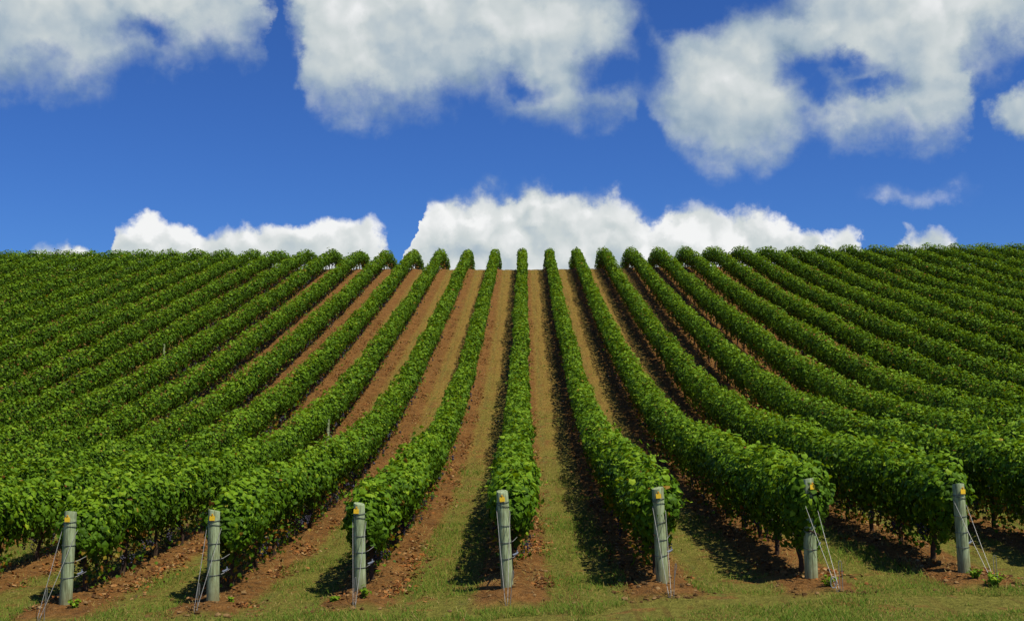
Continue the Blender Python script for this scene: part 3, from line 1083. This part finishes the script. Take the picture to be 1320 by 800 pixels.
def scatter_clods():
    n = 8500
    y = POST_Y - 1.3 + 20 * RNG.random(n) ** 1.7
    kk = RNG.integers(-5, 6, n)
    x = kk * ROW + RNG.normal(0.08, 0.42, n)
    keep = (fbm(x * 1.2, y * 1.2, 0, 2, 81) > -0.15) & (np.abs(x - CAM_X) < y * 0.5)
    x, y = x[keep], y[keep]
    n = len(x)
    t = (1 + 5 ** 0.5) / 2
    iv = unit(np.array([(-1, t, 0), (1, t, 0), (-1, -t, 0), (1, -t, 0), (0, -1, t), (0, 1, t), (0, -1, -t), (0, 1, -t), (t, 0, -1), (t, 0, 1), (-t, 0, -1), (-t, 0, 1)], float))
    fi = np.array([(0, 11, 5), (0, 5, 1), (0, 1, 7), (0, 7, 10), (0, 10, 11), (1, 5, 9), (5, 11, 4), (11, 10, 2), (10, 7, 6), (7, 1, 8), (3, 9, 4), (3, 4, 2), (3, 2, 6), (3, 6, 8), (3, 8, 9), (4, 9, 5), (2, 4, 11), (6, 2, 10), (8, 6, 7), (9, 8, 1)])
    r = 0.008 + 0.042 * RNG.random(n) ** 4
    v = iv[None] * RNG.uniform(0.6, 1.3, (n, 12, 1)) * r[:, None, None] * np.array([1.1, 1.1, 0.75])
    v = v + np.stack([x, y, ground_full(x, y) + r * 0.25], -1)[:, None, :]
    f = fi[None] + (np.arange(n) * 12)[:, None, None]
    o = link(bpy.data.objects.new('soil_clods', mesh_np('soil_clods', v.reshape(-1, 3), f.reshape(-1, 3), M_CLOD, {'tint': np.repeat(RNG.random(n), 12)})))
    o['kind'], o['label'], o['category'] = 'stuff', 'crumbly brown clods of soil along the vine strips', 'soil'


scatter_clods()


# ------------------------------------------------------------------ weeds at the post feet
def weed(px, py, D, hgt, spread, nst, label, seed, tint=(0.35, 0.8)):
    rg = np.random.default_rng(seed)
    s = 1450 / D
    x = CAM_X + (px - 676.5) / s
    z = float(ground_full(np.array(x), np.array(D)))
    e = thing('weed', label, 'weed', (x, D, z), 'weeds at the feet of the posts')
    st = MB()
    P, N_, T_, S_, C_ = [], [], [], [], []
    for i in range(nst):
        a = rg.uniform(0, 2 * math.pi)
        d = Vector((math.cos(a), math.sin(a), 0)) * spread * rg.uniform(.2, 1)
        hh = hgt * rg.uniform(.5, 1)
        pts = [Vector((0, 0, -0.02)) + d * 0.15, d * 0.5 + Vector((0, 0, hh * .6)), d + Vector((0, 0, hh))]
        st.tube(pts, [0.005, 0.004, 0.002], 4)
        for f in np.linspace(0.2, 1, 9):
            p = pts[0].lerp(pts[1], f * 2) if f < .5 else pts[1].lerp(pts[2], f * 2 - 1)
            dirn = rg.normal(0, 1, 3)
            P.append(np.array(p) + dirn * 0.015)
            N_.append(dirn * .5 + np.array([0, 0, 1.0]))
            T_.append(dirn)
            S_.append(rg.uniform(.03, .06))
            C_.append(rg.uniform(*tint))
    st.obj('stems', M_BARK, e)
    v, f, t = leaves(np.array(P), np.array(N_), np.array(T_), np.array(S_), np.array(C_), LEAF_NEAR)
    o = link(bpy.data.objects.new('leaves', mesh_np('leaves', v, f, M_LEAF, {'tint': t})), e)
    o['kind'] = 'stuff'


weed(1247, 742, 18.45, 0.16, 0.14, 12, 'low green weed hugging the foot of the rightmost end post', 1)
weed(1268, 750, 17.95, 0.22, 0.20, 18, 'yellow-green bushy weed under the stay wires of the rightmost post', 2, (0.6, 0.86))
weed(103, 776, 18.8, 0.16, 0.15, 7, 'sprawling weed at the foot of the leftmost end post', 3)
weed(435, 776, 18.7, 0.08, 0.10, 6, 'small round weed in the shade left of the hooked rod post', 4)
weed(472, 758, 18.6, 0.20, 0.10, 8, 'upright weed against the foot of the hooked rod post', 5)
weed(1060, 750, 18.3, 0.16, 0.20, 9, 'sparse pale weed below the post with the covered tag', 6, (0.6, 0.88))
weed(303, 762, 19.1, 0.10, 0.05, 4, 'tiny weed on bare soil right of the second post from the left edge', 7)
